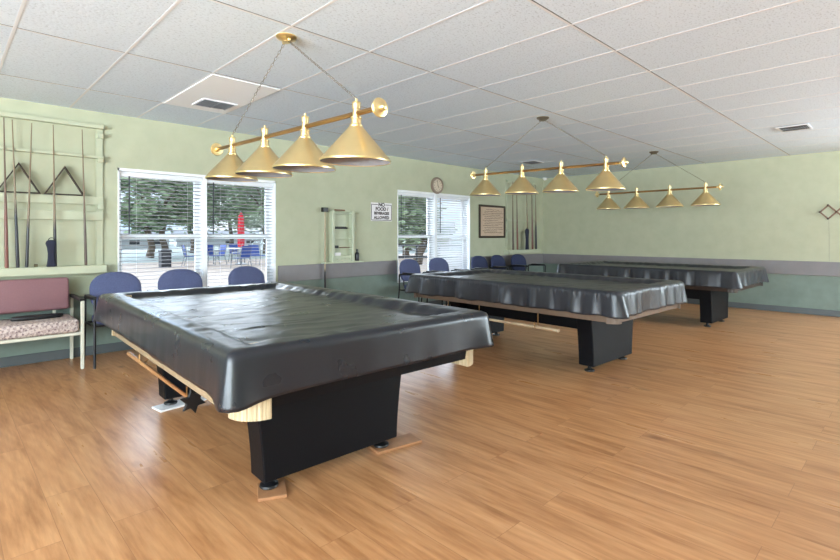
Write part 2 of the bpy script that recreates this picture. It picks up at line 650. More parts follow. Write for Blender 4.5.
def blind(x0, x1, z0, z1, tilt, label, wand_x):
    sm = M['slat_backlit'] if abs(tilt) < .3 else M['slat']
    t = thing('window_blind', label, 'blind', ((x0 + x1) / 2, YW + .055, z1), group='window blinds')
    hw = (x1 - x0) / 2 - .006
    bm = newbm(); add_box(bm, -hw, hw, -.032, .028, -.058, -.002, .004, 1)
    obj('head_rail', bm, M['slat'], t)
    n = int((z1 - z0 - .10) / .0425)
    bm = newbm()
    for i in range(n):
        z = -.085 - i * .0425
        # gently crowned slat, four strips across
        cross = []
        for k in range(5):
            s = -.024 + .012 * k
            y = s * math.cos(tilt)
            zz = z + s * math.sin(tilt) + .002 * (1 - (s / .024) ** 2)
            cross.append((y, zz))
        top = [[bm.verts.new((xx, y, zz + .0012)) for y, zz in cross] for xx in (-hw, hw)]
        bot = [[bm.verts.new((xx, y, zz - .0012)) for y, zz in cross] for xx in (-hw, hw)]
        for k in range(4):
            bm.faces.new((top[0][k], top[0][k + 1], top[1][k + 1], top[1][k]))
            bm.faces.new((bot[0][k], bot[1][k], bot[1][k + 1], bot[0][k + 1]))
        for k in (0, 4):
            bm.faces.new((top[0][k], top[1][k], bot[1][k], bot[0][k]))
        for e in (0, 1):
            bm.faces.new(top[e] + bot[e][::-1])
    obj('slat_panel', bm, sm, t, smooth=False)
    bm = newbm()
    zb = -.085 - n * .0425
    add_box(bm, -hw, hw, -.025, .025, zb - .008, zb + .010, .003, 1)
    obj('bottom_rail', bm, M['slat'], t)
    for fx in (-.62, .62):
        bm = newbm()
        add_tube(bm, [(fx * hw, -.0265, -.06), (fx * hw, -.0265, zb)], .0008, 5)
        obj('ladder_cord', bm, M['slat'], t)
    bm = newbm()
    add_tube(bm, [(wand_x - (x0 + x1) / 2, -.038, -.05), (wand_x - (x0 + x1) / 2, -.036, -.68)], .007, 6)
    obj('tilt_wand', bm, M['wand'], t)
xm = (W1[0] + W1[1]) / 2
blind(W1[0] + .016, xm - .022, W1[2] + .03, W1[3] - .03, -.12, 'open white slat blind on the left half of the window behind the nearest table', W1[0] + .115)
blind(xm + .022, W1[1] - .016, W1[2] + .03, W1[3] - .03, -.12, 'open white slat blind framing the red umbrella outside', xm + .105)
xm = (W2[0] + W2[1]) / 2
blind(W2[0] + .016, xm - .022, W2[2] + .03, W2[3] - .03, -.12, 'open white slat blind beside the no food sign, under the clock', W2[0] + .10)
blind(xm + .022, W2[1] - .016, W2[2] + .03, W2[3] - .03, .70, 'fully closed white slat blind left of the framed notice', xm + .12)

# ------------------------------------------------------------------ pool tables
HW, HL = 0.70, 1.235     # outer half width / half length of the rails
def pool_table(label, loc, rz, end_m, side_m, hook_y, cap_m, HW=.70, cap_r=.089, HL=1.235, ped_w=.385, ped_dx=0.0, rail_z=.53):
    t = thing('pool_table', label, 'pool table', loc, (0, 0, rz), 'pool tables')
    # slate bed and cushions
    bm = newbm(); add_box(bm, -HW + .06, HW - .06, -HL + .06, HL - .06, .60, .735, .01)
    obj('slate_bed', bm, M['black_laminate'], t)
    for s in (-1, 1):
        bm = newbm()
        out = [(s * (HW - .075), rail_z), (s * HW * .985, rail_z), (s * HW, .60), (s * HW, .775), (s * (HW - .06), .775), (s * (HW - .15), .735), (s * (HW - .075), .70)]
        add_prism(bm, out, -HL + cap_r - .004, HL - cap_r + .004, 'XZ')
        obj('side_rail', bm, side_m, t)
        bm = newbm()
        out = [(s * (HL - .075), .53), (s * HL * .99, .53), (s * HL, .60), (s * HL, .775), (s * (HL - .06), .775), (s * (HL - .15), .735), (s * (HL - .075), .70)]
        add_prism(bm, out, -HW + cap_r - .004, HW - cap_r + .004, 'YZ')
        obj('end_rail', bm, end_m, t)
    for sx in (-1, 1):
        for sy in (-1, 1):
            bm = newbm()
            rc = cap_r
            cx, cy = sx * (HW - rc + .004), sy * (HL - rc + .004)
            pts = [(cx, cy)]
            a0 = {(1, 1): 0, (-1, 1): 90, (-1, -1): 180, (1, -1): 270}[(sx, sy)]
            N = 22
            for k in range(N + 1):
                a = math.radians(a0 + 90 * k / N)
                r = rc + (.0018 if k % 2 else 0)
                pts.append((cx + r * math.cos(a), cy + r * math.sin(a)))
            add_prism(bm, pts, .49 if cap_r > .1 else .522, .776, 'XY')
            obj('corner_cap', bm, cap_m, t)
    for sy in (-1, 1):
        yc = sy * .80
        bm = newbm()
        n = 9
        left, right = [], []
        for k in range(n):
            f = k / (n - 1)
            z = .055 + f * .475
            w = ped_w + .055 * f ** 1.6
            left.append((ped_dx - w, z)); right.append((ped_dx + w, z))
        vs = add_prism(bm, left + right[::-1], yc - .075, yc + .075, 'XZ')
        p = obj('pedestal', bm, M['black_laminate'], t)
        bv = p.modifiers.new('edge', 'BEVEL'); bv.width = .008; bv.segments = 2; bv.limit_method = 'ANGLE'
        for sx in (-1, 1):
            bm = newbm()
            add_lathe(bm, [(.042, 0), (.046, .006), (.044, .014), (.024, .022), (.016, .028), (.016, .07)], (ped_dx + sx * (ped_w - .06), yc, 0), 20)
            obj('foot', bm, M['black_plastic'], p, smooth=True)
    bm = newbm(); add_box(bm, -.30, .30, -.74, .74, .36, .53, .008)
    obj('stretcher_beam', bm, M['black_laminate'], t)
    for hy in hook_y:
        bm = newbm()
        x = -.60
        pts = [(x + .02, hy, .54), (x + .02, hy, .43)]
        for k in range(9):
            a = PI * k / 8
            pts.append((x - .008 + .028 * math.cos(a), hy, .40 - .03 * math.sin(a)))
        pts.append((x - .036, hy, .435))
        add_tube(bm, pts, .0045, 8)
        obj('hook', bm, M['brass_dark'], t, smooth=True)
    return t

def cover(label, loc, rz, m, seed, wave, gather, flat, HW=.70, HL=1.235):
    """fitted vinyl cover: sunk over the playfield, raised over the rails, a hanging skirt"""
    t = bpy.data.objects.new('pool_table_cover', None)
    W, L = HW + .014, HL + .014
    nx, ny = 74, 180
    rnd = random.Random(seed)
    off = Vector((seed * 3.1, seed * 1.7, 0))
    def sstep(a, b, x):
        f = max(0, min(1, (x - a) / (b - a)))
        return f * f * (3 - 2 * f)
    bm = newbm()
    grid = []
    rc = .018 if flat else .05
    for i in range(nx + 1):
        row = []
        for j in range(ny + 1):
            x = -W + 2 * W * i / nx
            y = -L + 2 * L * j / ny
            # crowd lines near the edge a little
            dx, dy = W - abs(x), L - abs(y)
            d = min(dx, dy)
            sink = sstep(.10, .19, d)
            z = .788 - .040 * sink
            # slump of the loose sheet and wrinkles
            n1 = noise.noise(Vector((x * 2.2, y * 2.2, 0)) + off)
            n2 = noise.noise(Vector((x * 4 + y * 1.5, y * 9, 2)) + off)
            n3 = noise.noise(Vector((x * 13 - y * 4, y * 6, 5)) + off)
            ridge = 1 - abs(noise.noise(Vector((x * 2.6 + y * .7, y * 5.2 - x * .8, 9)) + off)) * 2.2
            z += sink * (.004 * n1 + .004 * n2 + .0022 * n3 + .0065 * max(0, ridge - .55))
            for yk, sl, am in ((-.62, .05, .0045), (-.12, -.03, .0055), (.18, .07, .004), (.66, -.04, .005)):
                dd = (y - yk - sl * x - .02 * noise.noise(Vector((x * 3, yk * 5, 1)) + off)) / .016
                z += sink * am * math.exp(-dd * dd) * max(0, .35 + noise.noise(Vector((x * 2.4, yk * 9, 4)) + off))
            # gathers running over the rail
            along = y if dx < dy else x
            edge = sstep(.02, .07, d) * (1 - sstep(.17, .26, d))
            g = noise.noise(Vector((along * 14, seed * 2.0, d * 3)))
            z += edge * .0075 * g
            z -= .010 * (1 - sstep(0, .02, d))
            # round the plan corners
            if dx < rc and dy < rc:
                vx, vy = rc - dx, rc - dy
                l = math.hypot(vx, vy)
                mx = max(vx, vy)
                if l > 1e-6:
                    k = mx / l
                    x = math.copysign(W - rc + vx * k, x)
                    y = math.copysign(L - rc + vy * k, y)
            row.append(bm.verts.new((x, y, z)))
        grid.append(row)
    for i in range(nx):
        for j in range(ny):
            bm.faces.new((grid[i][j], grid[i + 1][j], grid[i + 1][j + 1], grid[i][j + 1]))
    per = [grid[i][0] for i in range(nx)] + [grid[nx][j] for j in range(ny)] + [grid[nx - i][ny] for i in range(nx)] + [grid[0][ny - j] for j in range(ny)]
    n = len(per)
    rows = 12
    s_acc = 0
    prev = None
    ring_prev = per
    arcs = []
    for k, v in enumerate(per):
        if prev is not None:
            s_acc += (v.co - prev).length
        arcs.append(s_acc)
        prev = v.co.copy()
    tot = s_acc
    def loopnoise(s, freq, z):
        a = 2 * PI * s / tot
        return noise.noise(Vector((math.cos(a) * freq, math.sin(a) * freq, z)) + off)
    base = [v.co.copy() for v in per]
    for r in range(1, rows + 1):
        f = r / rows
        ring = []
        for k in range(n):
            b = base[k]
            a = base[k - 1]; c = base[(k + 1) % n]
            tan = (c - a); tan.z = 0; tan.normalize()
            nor = Vector((tan.y, -tan.x, 0))
            s = arcs[k]
            cd = min(abs(W - abs(b.x)), .5) + min(abs(L - abs(b.y)), .5)     # distance to a corner
            cf = math.exp(-(cd / .10) ** 2)
            wv = loopnoise(s, 5.5, 1.0) * .55 + loopnoise(s, 13.0, 3.0) * .45
            wv += .6 * max(0, loopnoise(s, 8.0, 6.0))
            outw = .006 + .006 * f + wave * f ** .8 * max(-.22, wv) * 1.8
            outw += gather * math.sin(2 * PI * s / .034 + 3 * loopnoise(s, 20, 2)) * math.exp(-((f - .12) / .12) ** 2)
            outw += (.030 if flat else .045) * cf * f
            drop = (.185 if flat else .197) + (.0 if flat else .012 * loopnoise(s, 9, 4)) + .006 * loopnoise(s, 4, 8)
            if flat and b.x < 0 and b.y < 0:
                drop += .018 * cf
            z = b.z - drop * f
            ring.append(bm.verts.new((b.x + nor.x * outw, b.y + nor.y * outw, z)))
        for k in range(n):
            j = (k + 1) % n
            bm.faces.new((ring_prev[k], ring_prev[j], ring[j], ring[k]))
        ring_prev = ring
    o = obj('pool_table_cover', bm, m, None, smooth=True, sharp=80)
    o.location = loc
    o.rotation_euler = (0, 0, rz)
    so = o.modifiers.new('thickness', 'SOLIDIFY'); so.thickness = .0015; so.offset = 1
    tag(o, label, 'table cover', 'pool table covers')
    bpy.data.objects.remove(t)
    return o

R = math.radians
T1 = ((1.555, 3.02, .014), R(-2.0))
T2 = ((4.61, 2.93, 0), R(-1.8))
T3 = ((7.81, 2.86, 0), R(-1.2))
T1B = ((1.574, 3.02, .014), R(-2.0))
pool_table('nearest pool table, under the flat dark cover, standing on small shim boards', *T1B, M['black_laminate'], M['apron_wood'], (.62, -.36), M['cap'], .700, .125, 1.215, .405, -.047, .49)
pool_table('middle pool table of the three, black pedestals, under a wavy draped cover', *T2, M['end_brown'], M['end_brown'], (.75, .30, -.42), M['end_brown'])
pool_table('farthest pool table, standing by the far wall beneath the farthest lamp', *T3, M['dark_wood'], M['dark_wood'], (.6, -.40), M['dark_wood'], .70, .089, 1.235, .355)
cover('taut black vinyl cover with creased shiny top on the nearest pool table', *T1, M['vinyl'], 3, .003, 0.0, True, .724, 1.235)
cover('draped charcoal vinyl cover with gathered edge on the middle pool table', *T2, M['vinyl_soft'], 5, .042, .008, False)
cover('draped black vinyl cover on the farthest pool table by the far wall', *T3, M['vinyl_soft'], 8, .034, .003, False)

# shim boards under the feet of the nearest table
def shim(cx, cy, lx, ly, rz, m, label):
    bm = newbm(); add_box(bm, -lx / 2, lx / 2, -ly / 2, ly / 2, 0, .0138, .002, 1)
    o = obj('shim_board', bm, m, None, loc=(cx, cy, 0))
    o.rotation_euler = (0, 0, rz)
    tag(o, label, 'board', 'shim boards')
def tl(T, x, y):
    c, s = math.cos(T[1]), math.sin(T[1])
    return T[0][0] + x * c - y * s, T[0][1] + x * s + y * c
a = tl(T1, -.345, -.80); shim(a[0] - .03, a[1] - .03, .13, .16, R(-25), M['board_brown'], 'small brown board under the front left foot of the nearest table')
a = tl(T1, .345, -.80); shim(a[0] + .06, a[1] - .02, .30, .13, R(-10), M['board_brown'], 'brown wooden board sticking out under the front right foot of the nearest table')
a = tl(T1, -.345, .80); shim(a[0] + .08, a[1] - .01, .44, .14, R(8), M['board_white'], 'white board under the rear left foot of the nearest table')
a = tl(T1, .345, .80); shim(a[0], a[1], .16, .13, 0, M['board_brown'], 'brown board under the rear right foot of the nearest table')

# sticks hanging in the hooks
M['cue_tan'] = cue_mat('tan_stick', (176, 128, 84), (150, 98, 58), .2, .9)
def stick(name, label, cat, T, x, y0, y1, z, r0, r1, head, m):
    """lies along the table's long side; local Z of the shaft runs along the stick"""
    p0 = tl(T, x, y0); p1 = tl(T, x, y1)
    d = Vector((p1[0] - p0[0], p1[1] - p0[1], 0))
    t = thing(name, label, cat, (p0[0], p0[1], z), (0, 0, 0))
    q = Vector((0, 0, 1)).rotation_difference(d.normalized())
    t.rotation_mode = 'QUATERNION'; t.rotation_quaternion = q
    bm = newbm()
    L = d.length
    add_tube(bm, [(0, 0, 0), (0, 0, L * .5), (0, 0, L)], [r0, (r0 + r1) / 2, r1], 12)
    obj('shaft', bm, m, t, smooth=True)
    if head:
        bm = newbm()
        pts = []
        for k in range(12):
            a = 2 * PI * k / 12 + .3
            r = .068 if k % 2 == 0 else .036
            pts.append((r * math.cos(a), r * math.sin(a)))
        add_prism(bm, pts, -.006, .010, 'XY')
        h = obj('bridge_head', bm, M['black_plastic'], t)
        bv = h.modifiers.new('edge', 'BEVEL'); bv.width = .006; bv.segments = 2
    return t
stick('mechanical_bridge', 'wooden bridge stick with a black star head hooked under the nearest table', 'bridge stick', T1, -.612, -.44, .93, .375 + .018, .009, .015, True, M['cue_tan'])
stick('bridge_stick', 'pale wooden stick hooked under the side of the middle table', 'stick', T2, -.612, -.66, .95, .385, .017, .009, False, M['pale_stick'])
stick('bridge_stick', 'wooden stick hooked under the side of the farthest table', 'stick', T3, -.612, -.62, .85, .385, .015, .009, False, M['cue_tan'])

# ------------------------------------------------------------------ hanging lamps
def lamp(label, cx, ys, y_end, zb, tilt, plate, canopy_m='chain'):
    """cx, bar along Y; ys four shade positions; y_end the two bar ends"""
    yc = sum(ys) / 4
    t = thing('pool_table_lamp', label, 'hanging lamp', (cx, yc, zb), (tilt, 0, 0), 'brass pool table lamps')
    ys = [y - yc for y in ys]
    e0, e1 = y_end[0] - yc, y_end[1] - yc
    bm = newbm()
    add_tube(bm, [(0, e0, 0), (0, e1, 0)], .0135, 16)
    obj('bar', bm, M['brass_dark'], t, smooth=True)
    for e, s in ((e0, -1), (e1, 1)):
        bm = newbm()
        prof = [(.0, .035), (.012, .032), (.019, .022), (.019, .012), (.028, .006), (.046, .002), (.050, -.006), (.046, -.014), (.02, -.016), (.014, -.05), (.0, -.05)]
        add_lathe(bm, [(max(r, .0005), s * h) for r, h in prof], (0, e, 0), 24, 'Y')
        obj('finial', bm, M['brass'], t, smooth=True, sharp=40)
    for y in ys:
        bm = newbm()
        prof = [(.183, -.250), (.185, -.254), (.187, -.248), (.184, -.241), (.044, -.078), (.040, -.072), (.036, -.070)]
        prof_in = [(.033, -.074), (.040, -.081), (.179, -.243), (.183, -.250)]
        add_lathe(bm, prof, (0, y, 0), 48, cap=False)
        sh = obj('shade', bm, M['brass'], t, smooth=True, sharp=50)
        bm = newbm()
        add_lathe(bm, prof_in, (0, y, 0), 48, cap=False)
        obj('shade_lining', bm, M['shade_inner'], sh, smooth=True)
        bm = newbm()
        add_lathe(bm, [(.0005, -.078), (.036, -.078), (.036, -.062), (.028, -.056), (.026, -.03), (.030, -.026), (.030, -.02), (.020, -.014), (.020, .0), (.018, .014), (.018, .024), (.022, .026), (.022, .052), (.024, .054), (.022, .060), (.008, .062), (.007, .078), (.0005, .078)], (0, y, 0), 20)
        obj('socket_stem', bm, M['brass'], sh, smooth=True, sharp=40)
        bm = newbm()
        bmesh.ops.create_uvsphere(bm, u_segments=14, v_segments=8, radius=.03, matrix=Matrix.Translation((0, y, -.12)))
        obj('bulb', bm, M['white'], sh, smooth=True)
    # canopy and chains, in the lamp's own frame
    inv = (Matrix.Translation((cx, yc, zb)) @ Matrix.Rotation(tilt, 4, 'X')).inverted()
    pc = Vector((plate[0], plate[1], ZC))
    bm = newbm()
    vs = add_lathe(bm, [(.0005, 0), (.066, 0), (.068, -.006), (.060, -.016), (.052, -.020), (.030, -.030), (.026, -.038), (.0005, -.040)], (0, 0, 0), 28)
    for s in (-1, 1):
        bmesh.ops.create_uvsphere(bm, u_segments=10, v_segments=8, radius=.012, matrix=Matrix.Translation((0, s * .035, -.030)))
    xf(bm, bm.verts[:], inv @ Matrix.Translation(pc))
    obj('canopy', bm, M[canopy_m], t, smooth=True, sharp=40)
    for k, s in ((0, -1), (3, 1)):
        a = inv @ (pc + Vector((0, s * .035, -.042)))
        b = Vector((0, ys[k], .078))
        d = b - a
        nlink = max(8, int(d.length / .026))
        bm = newbm()
        q = Vector((0, 0, 1)).rotation_difference(d.normalized()).to_matrix().to_4x4()
        for i in range(nlink):
            p = a + d * ((i + .5) / nlink)
            h = d.length / nlink * .64
            pts = []
            for j in range(9):
                an = 2 * PI * j / 8
                pts.append((.0065 * math.cos(an), 0, h * math.sin(an)))
            vs = add_tube(bm, pts, .0016, 5, cap=False)
            xf(bm, vs, Matrix.Translation(p) @ q @ Matrix.Rotation(PI / 2 * (i % 2) + .4, 4, 'Z'))
        obj('chain', bm, M['chain'], t, smooth=True)
    return t
lamp('nearest brass four shade lamp, hung by chains over the nearest table', 1.57, (2.085, 2.59, 3.10, 3.61), (1.885, 3.90), 1.892, .022, (1.62, 2.90), 'brass')
lamp('middle brass four shade lamp hanging over the middle table', 4.70, (2.19, 2.68, 3.165, 3.68), (2.005, 3.88), 1.958, .022, (4.735, 2.92))
lamp('farthest brass four shade lamp hanging near the far wall', 7.86, (2.19, 2.675, 3.165, 3.62), (2.0, 3.82), 1.925, .0, (7.88, 2.91))

# ------------------------------------------------------------------ blue chairs
def make_chair(label, m):
    """faces -Y, origin on the floor under the seat"""
    t = thing('armchair', label, 'chair', group='blue fabric armchairs')
    # seat cushion
    bm = newbm()
    out = []
    for k in range(40):
        a = 2 * PI * k / 40
        c, s = math.cos(a), math.sin(a)
        e = 3.4
        out.append((.245 * math.copysign(abs(c) ** (2 / e), c), -.02 + .235 * math.copysign(abs(s) ** (2 / e), s)))
    add_prism(bm, out, .395, .462, 'XY')
    o = obj('seat', bm, m, t, smooth=True, sharp=60)
    bv = o.modifiers.new('soft', 'BEVEL'); bv.width = .022; bv.segments = 3; bv.limit_method = 'ANGLE'
    # backrest: rounded upright pad, wider at the shoulders, leaning back
    bm = newbm()
    def outline(n=44):
        pts = []
        for k in range(n):
            a = 2 * PI * k / n
            c, s = math.cos(a), math.sin(a)
            e = 2.5 if s > 0 else 4.0
            x = .232 * math.copysign(abs(c) ** (2 / e), c)
            z = .175 * math.copysign(abs(s) ** (2 / e), s)
            x *= 1 - .06 * (z > 0) * (z / .175) ** 2
            pts.append((x, z))
        return pts
    lay = [(.55, .0, -.028), (.9, .0, -.026), (1.0, .0, -.010), (1.0, .0, .012), (.92, .0, .028), (.6, .0, .034)]
    rings = []
    for sc, _, d in lay:
        ring = []
        for x, z in outline():
            X, Z = x * sc, z * sc
            curve = -.28 * X * X                # wraps forward at the sides
            ring.append(bm.verts.new((X, d + curve + (Z + .175) * .18, Z)))
        rings.append(ring)
    for a, b in zip(rings, rings[1:]):
        for i in range(len(a)):
            j = (i + 1) % len(a)
            bm.faces.new((a[i], a[j], b[j], b[i]))
    bm.faces.new(rings[0]); bm.faces.new(rings[-1])
    xf(bm, bm.verts[:], Matrix.Translation((0, .215, .685)))
    obj('backrest', bm, m, t, smooth=True, sharp=70)
    # tube frame: each side a front leg, a rear leg and an arm
    for s in (-1, 1):
        bm = newbm()
        add_tube(bm, arc_pts([(s * .275, -.215, 0), (s * .275, -.215, .44), (s * .275, -.215, .61)], .02), .0115, 10)
        obj('leg', bm, M['black_metal'], t, smooth=True)
        bm = newbm()
        add_tube(bm, arc_pts([(s * .275, .255, 0), (s * .275, .20, .40), (s * .275, .20, .60)], .04), .0115, 10)
        obj('leg', bm, M['black_metal'], t, smooth=True)
        bm = newbm()
        add_tube(bm, arc_pts([(s * .275, -.215, .60), (s * .275, -.215, .645), (s * .275, .20, .63), (s * .275, .20, .59)], .03), .0125, 10)
        add_box(bm, s * .275 - .022, s * .275 + .022, -.20, .12, .640, .664, .009, 2)
        obj('armrest', bm, M['black_plastic'], t, smooth=True)
    bm = newbm()
    for y in (-.17, .15):
        add_tube(bm, [(-.275, y, .385), (.275, y, .385)], .010, 8)
    for s in (-1, 1):
        add_tube(bm, [(s * .275, -.21, .385), (s * .275, .205, .385)], .010, 8)
        add_tube(bm, arc_pts([(s * .12, .13, .385), (s * .12, .255, .42), (s * .12, .262, .62)], .05), .010, 8)
    obj('seat_frame', bm, M['black_metal'], t, smooth=True)
    return t
chair = make_chair('blue armchair between the mauve bench and the near corner of the nearest table', M['blue_fabric'])
chair.location = (1.315, 5.60, 0)
dup(chair, (1.935, 5.60, 0), R(-3), 'second blue armchair under the near window, below the bin outside')
dup(chair, (2.72, 5.58, 0), R(2), 'blue armchair under the near window, right of the other two and below the red umbrella')
dup(chair, (5.47, 5.58, 0), R(3), 'blue armchair left of the two under the far window')
dup(chair, (6.15, 5.60, 0), R(-2), 'blue armchair right of the two under the far window')
c2 = make_chair('dark blue armchair just right of the closed blind', M['navy_fabric'])
c2.location = (7.27, 5.60, 0)
dup(c2, (7.88, 5.62, 0), R(2), 'dark blue armchair below the framed notice, middle of the corner three')
dup(c2, (8.50, 5.58, 0), R(-4), 'dark blue armchair under the cue rack in the far corner')

# ------------------------------------------------------------------ mauve bench
t = thing('settee', 'mauve two seat metal frame bench with patterned seat under the cue rack', 'bench', (.39, 5.74, 0))
bm = newbm(); add_box(bm, -.53, .53, -.035, .035, -.155, .155, .025, 3)
xf(bm, bm.verts[:], Matrix.Translation((0, .14, .675)) @ Matrix.Rotation(R(-10), 4, 'X'))
obj('backrest', bm, M['mauve'], t, smooth=True)
bm = newbm(); add_box(bm, -.545, .545, -.29, .22, .345, .465, .03, 3)
obj('seat', bm, M['plaid'], t, smooth=True)
for sx in (-1, 1):
    for (yy, h) in ((-.27, .645), (.25, .62)):
        bm = newbm(); add_box(bm, sx * .57 - .014, sx * .57 + .014, yy - .014, yy + .014, 0, h, .004, 1)
        lg = obj('leg', bm, M['cream_metal'], t)
    bm = newbm(); add_box(bm, sx * .57 - .022, sx * .57 + .022, -.285, .265, .625, .652, .008, 2)
    obj('armrest', bm, M['black_plastic'], t)
bm = newbm()
add_box(bm, -.57, .57, -.283, -.257, .318, .344, .003, 1)
add_box(bm, -.57, .57, .237, .263, .318, .344, .003, 1)
for sx in (-1, 1):
    add_box(bm, sx * .57 - .013, sx * .57 + .013, -.26, .24, .318, .344, .003, 1)
    add_box(bm, sx * .42 - .012, sx * .42 + .012, .19, .215, .33, .70, .003, 1)
obj('seat_frame', bm, M['cream_metal'], t)

bm = newbm()
out = [(-.20, -.03), (-.12, -.055), (.05, -.06), (.17, -.035), (.20, .01), (.12, .045), (-.08, .06), (-.19, .025)]
add_prism(bm, out, 0, .035, 'XY')
o = obj('folded_cloth', bm, M['black_plastic'], None, loc=(.66, 5.74, .466), smooth=True, sharp=50)
bv = o.modifiers.new('soft', 'BEVEL'); bv.width = .013; bv.segments = 3
tag(o, 'flat black folded cloth lying on the patterned bench seat', 'cloth')

# ------------------------------------------------------------------ cue rack on the near wall
t = thing('cue_rack', 'large sage painted wall cue rack above the mauve bench', 'cue rack', (0, YW, 0), group='wall cue racks')
for x in (-.35, 1.205):
    bm = newbm(); add_box(bm, x - .03, x + .03, -.022, 0, .86, 2.40, .002, 1)
    obj('post', bm, M['rack_green'], t)
for (z0, z1, d) in ((2.345, 2.385, .075), (2.035, 2.062, .075), (1.555, 1.64, .045), (1.395, 1.485, .045)):
    bm = newbm(); add_box(bm, -.40, 1.235, -d, -.0225, z0, z1, .003, 1)
    obj('rail', bm, M['rack_green'], t)
for z in (2.25, 2.0, 1.51):
    bm = newbm(); add_box(bm, 1.18, 1.235, -.06, -.0225, z, z + .05, .003, 1)
    obj('bracket', bm, M['rack_green'], t)
bm = newbm(); add_box(bm, -.42, 1.25, -.13, 0, .855, .935, .004, 1)
obj('ledge', bm, M['rack_green'], t)

def cue(label, x0, x1, z0, z1, y0, y1, m, group, thick=1.0):
    t = bpy.data.objects.new
    d = Vector((x1 - x0, y1 - y0, z1 - z0))
    L = d.length
    bm = newbm()
    add_tube(bm, [(0, 0, 0), (0, 0, .012), (0, 0, .30), (0, 0, .75), (0, 0, L - .02), (0, 0, L)],
             [.012 * thick, .0135 * thick, .0120 * thick, .0075 * thick, .0042, .004], 12)
    o = obj('pool_cue', bm, m, None, smooth=True)
    o.location = (x0, y0, z0)
    o.rotation_mode = 'QUATERNION'
    o.rotation_quaternion = Vector((0, 0, 1)).rotation_difference(d.normalized())
    tag(o, label, 'pool cue', group)
    return o
C_red = cue_mat('cue_red_brown', (108, 86, 68), (112, 66, 54), .45, .75)
C_blk = cue_mat('cue_black_butt', (128, 110, 84), (26, 26, 34), .48, .62)
C_blk2 = cue_mat('cue_black_low_butt', (124, 105, 80), (28, 26, 32), .36, .46)
C_brn = cue_mat('cue_brown_butt', (120, 100, 76), (84, 66, 54), .35, .7)
G = 'cues in the near wall rack'
yb, yt = YW - .10, YW - .085
cue('pool cue with red brown butt, leftmost in the near rack', .455, .435, .936, 2.33, yb, yt, C_red, G, 1.2)
cue('pool cue with long black butt beside the leftmost red brown one', .535, .495, .936, 2.32, yb, yt, C_blk, G, 1.1)
cue('pool cue with pale shaft and short black butt before the left triangle', .60, .64, .936, 2.31, yb, yt, C_blk2, G)
cue('pool cue with dark butt standing behind the dark blue pouch', .82, .805, .936, 2.32, yb, yt, C_blk2, G, 1.1)
cue('brown pool cue rightmost in the near rack, by the right triangle', 1.072, 1.042, .936, 2.31, yb, yt, C_brn, G)

# pouch: hanging dark blue cover with a loop at its top
def pouch(label, x, y, z, h, w):
    t = thing('cue_pouch', label, 'pouch', (x, y, z), group='dark blue cue pouches')
    bm = newbm()
    prof = [(.0, .5), (.12, .42), (.28, .36), (.5, .34), (.72, .42), (.85, .55), (.95, .50), (1.0, .25)]
    left = [(-w * a, h * f) for f, a in prof]
    right = [(w * a * .8, h * f) for f, a in prof]
    add_prism(bm, left + right[::-1], -.018, .018, 'XZ')
    o = obj('pouch_body', bm, M['pouch_navy'], t, smooth=True, sharp=50)
    bv = o.modifiers.new('soft', 'BEVEL'); bv.width = .010; bv.segments = 3
    bm = newbm()
    pts = [(w * .30 * math.cos(2 * PI * k / 12), 0, h * .98 + w * .3 * math.sin(2 * PI * k / 12)) for k in range(13)]
    add_tube(bm, pts, .004, 6, cap=False)
    obj('loop', bm, M['black_plastic'], t, smooth=True)
pouch('dark blue cloth pouch leaning on the near rack ledge', .785, YW - .115 - .022, .936, .26, .085)

def triangle(label, cx, z0, y, side, group):
    t = thing('ball_rack', label, 'ball rack', (cx, y, z0), group=group)
    h = side * math.sqrt(3) / 2
    P = [(-side / 2, 0), (side / 2, 0), (0, h)]
    def inset(P, d):
        c = (0, h / 3)
        k = 1 - d / (h / 3)
        return [(c[0] + (x - c[0]) * k, c[1] + (z - c[1]) * k) for x, z in P]
    Q = inset(P, .011)
    for i in range(3):
        j = (i + 1) % 3
        bm = newbm()
        add_prism(bm, [P[i], P[j], Q[j], Q[i]], -.025, .025, 'XZ')
        obj('side_bar', bm, M['dark_wood'], t)
    bm = newbm()
    return t
triangle('brown wooden triangle ball rack on the near cue rack rail, left one', .545, 1.6405, YW - .0480, .335, 'triangle ball racks')
triangle('brown wooden triangle ball rack on the near cue rack rail, right one', .902, 1.6405, YW - .0480, .335, 'triangle ball racks')

bm = newbm(); add_box(bm, -.014, .014, -.014, .014, 0, .028, .003, 1)
tag(obj('chalk_cube', bm, mat('chalk_brown', (92, 84, 60), 0.9, vary=0.1), None, loc=(.67, YW - .09, .936)), 'small chalk cube on the ledge of the near cue rack', 'chalk')

# ------------------------------------------------------------------ small wall shelf
t = thing('wall_shelf', 'small cream wall shelf of four tiers between the two windows', 'shelf', (4.245, YW, 0))
bm = newbm(); add_box(bm, -.175, .175, -.012, -.001, .90, 1.62)
obj('back_panel', bm, M['cream_paint'], t)
for s in (-1, 1):
    bm = newbm(); add_box(bm, s * .175 - .022, s * .175 + .022, -.10, -.0005, .86, 1.60, .003, 1)
    obj('side_panel', bm, M['cream_paint'], t)
for z in (1.572, 1.335, 1.195, 1.055):
    bm = newbm(); add_box(bm, -.153, .153, -.085, -.012, z - .013, z, .002, 1)
    obj('shelf_board', bm, M['cream_paint'], t)
bm = newbm(); add_box(bm, -.153, .153, -.085, -.012, .862, .945, .003, 1)
bx = obj('bottom_box', bm, M['cream_paint'], t)
for k in range(4):
    bm = newbm()
    add_lathe(bm, [(.005, 0), (.005, -.012), (.011, -.016), (.011, -.024), (.0005, -.028)], (-.105 + .07 * k, -.085, .90), 12, 'Y')
    obj('knob', bm, M['cream_paint'], bx, smooth=True)
bm = newbm(); add_box(bm, -.33, .36, -.115, -.0185, .838, .860, .003, 1)
obj('ledge', bm, M['cream_paint'], t)
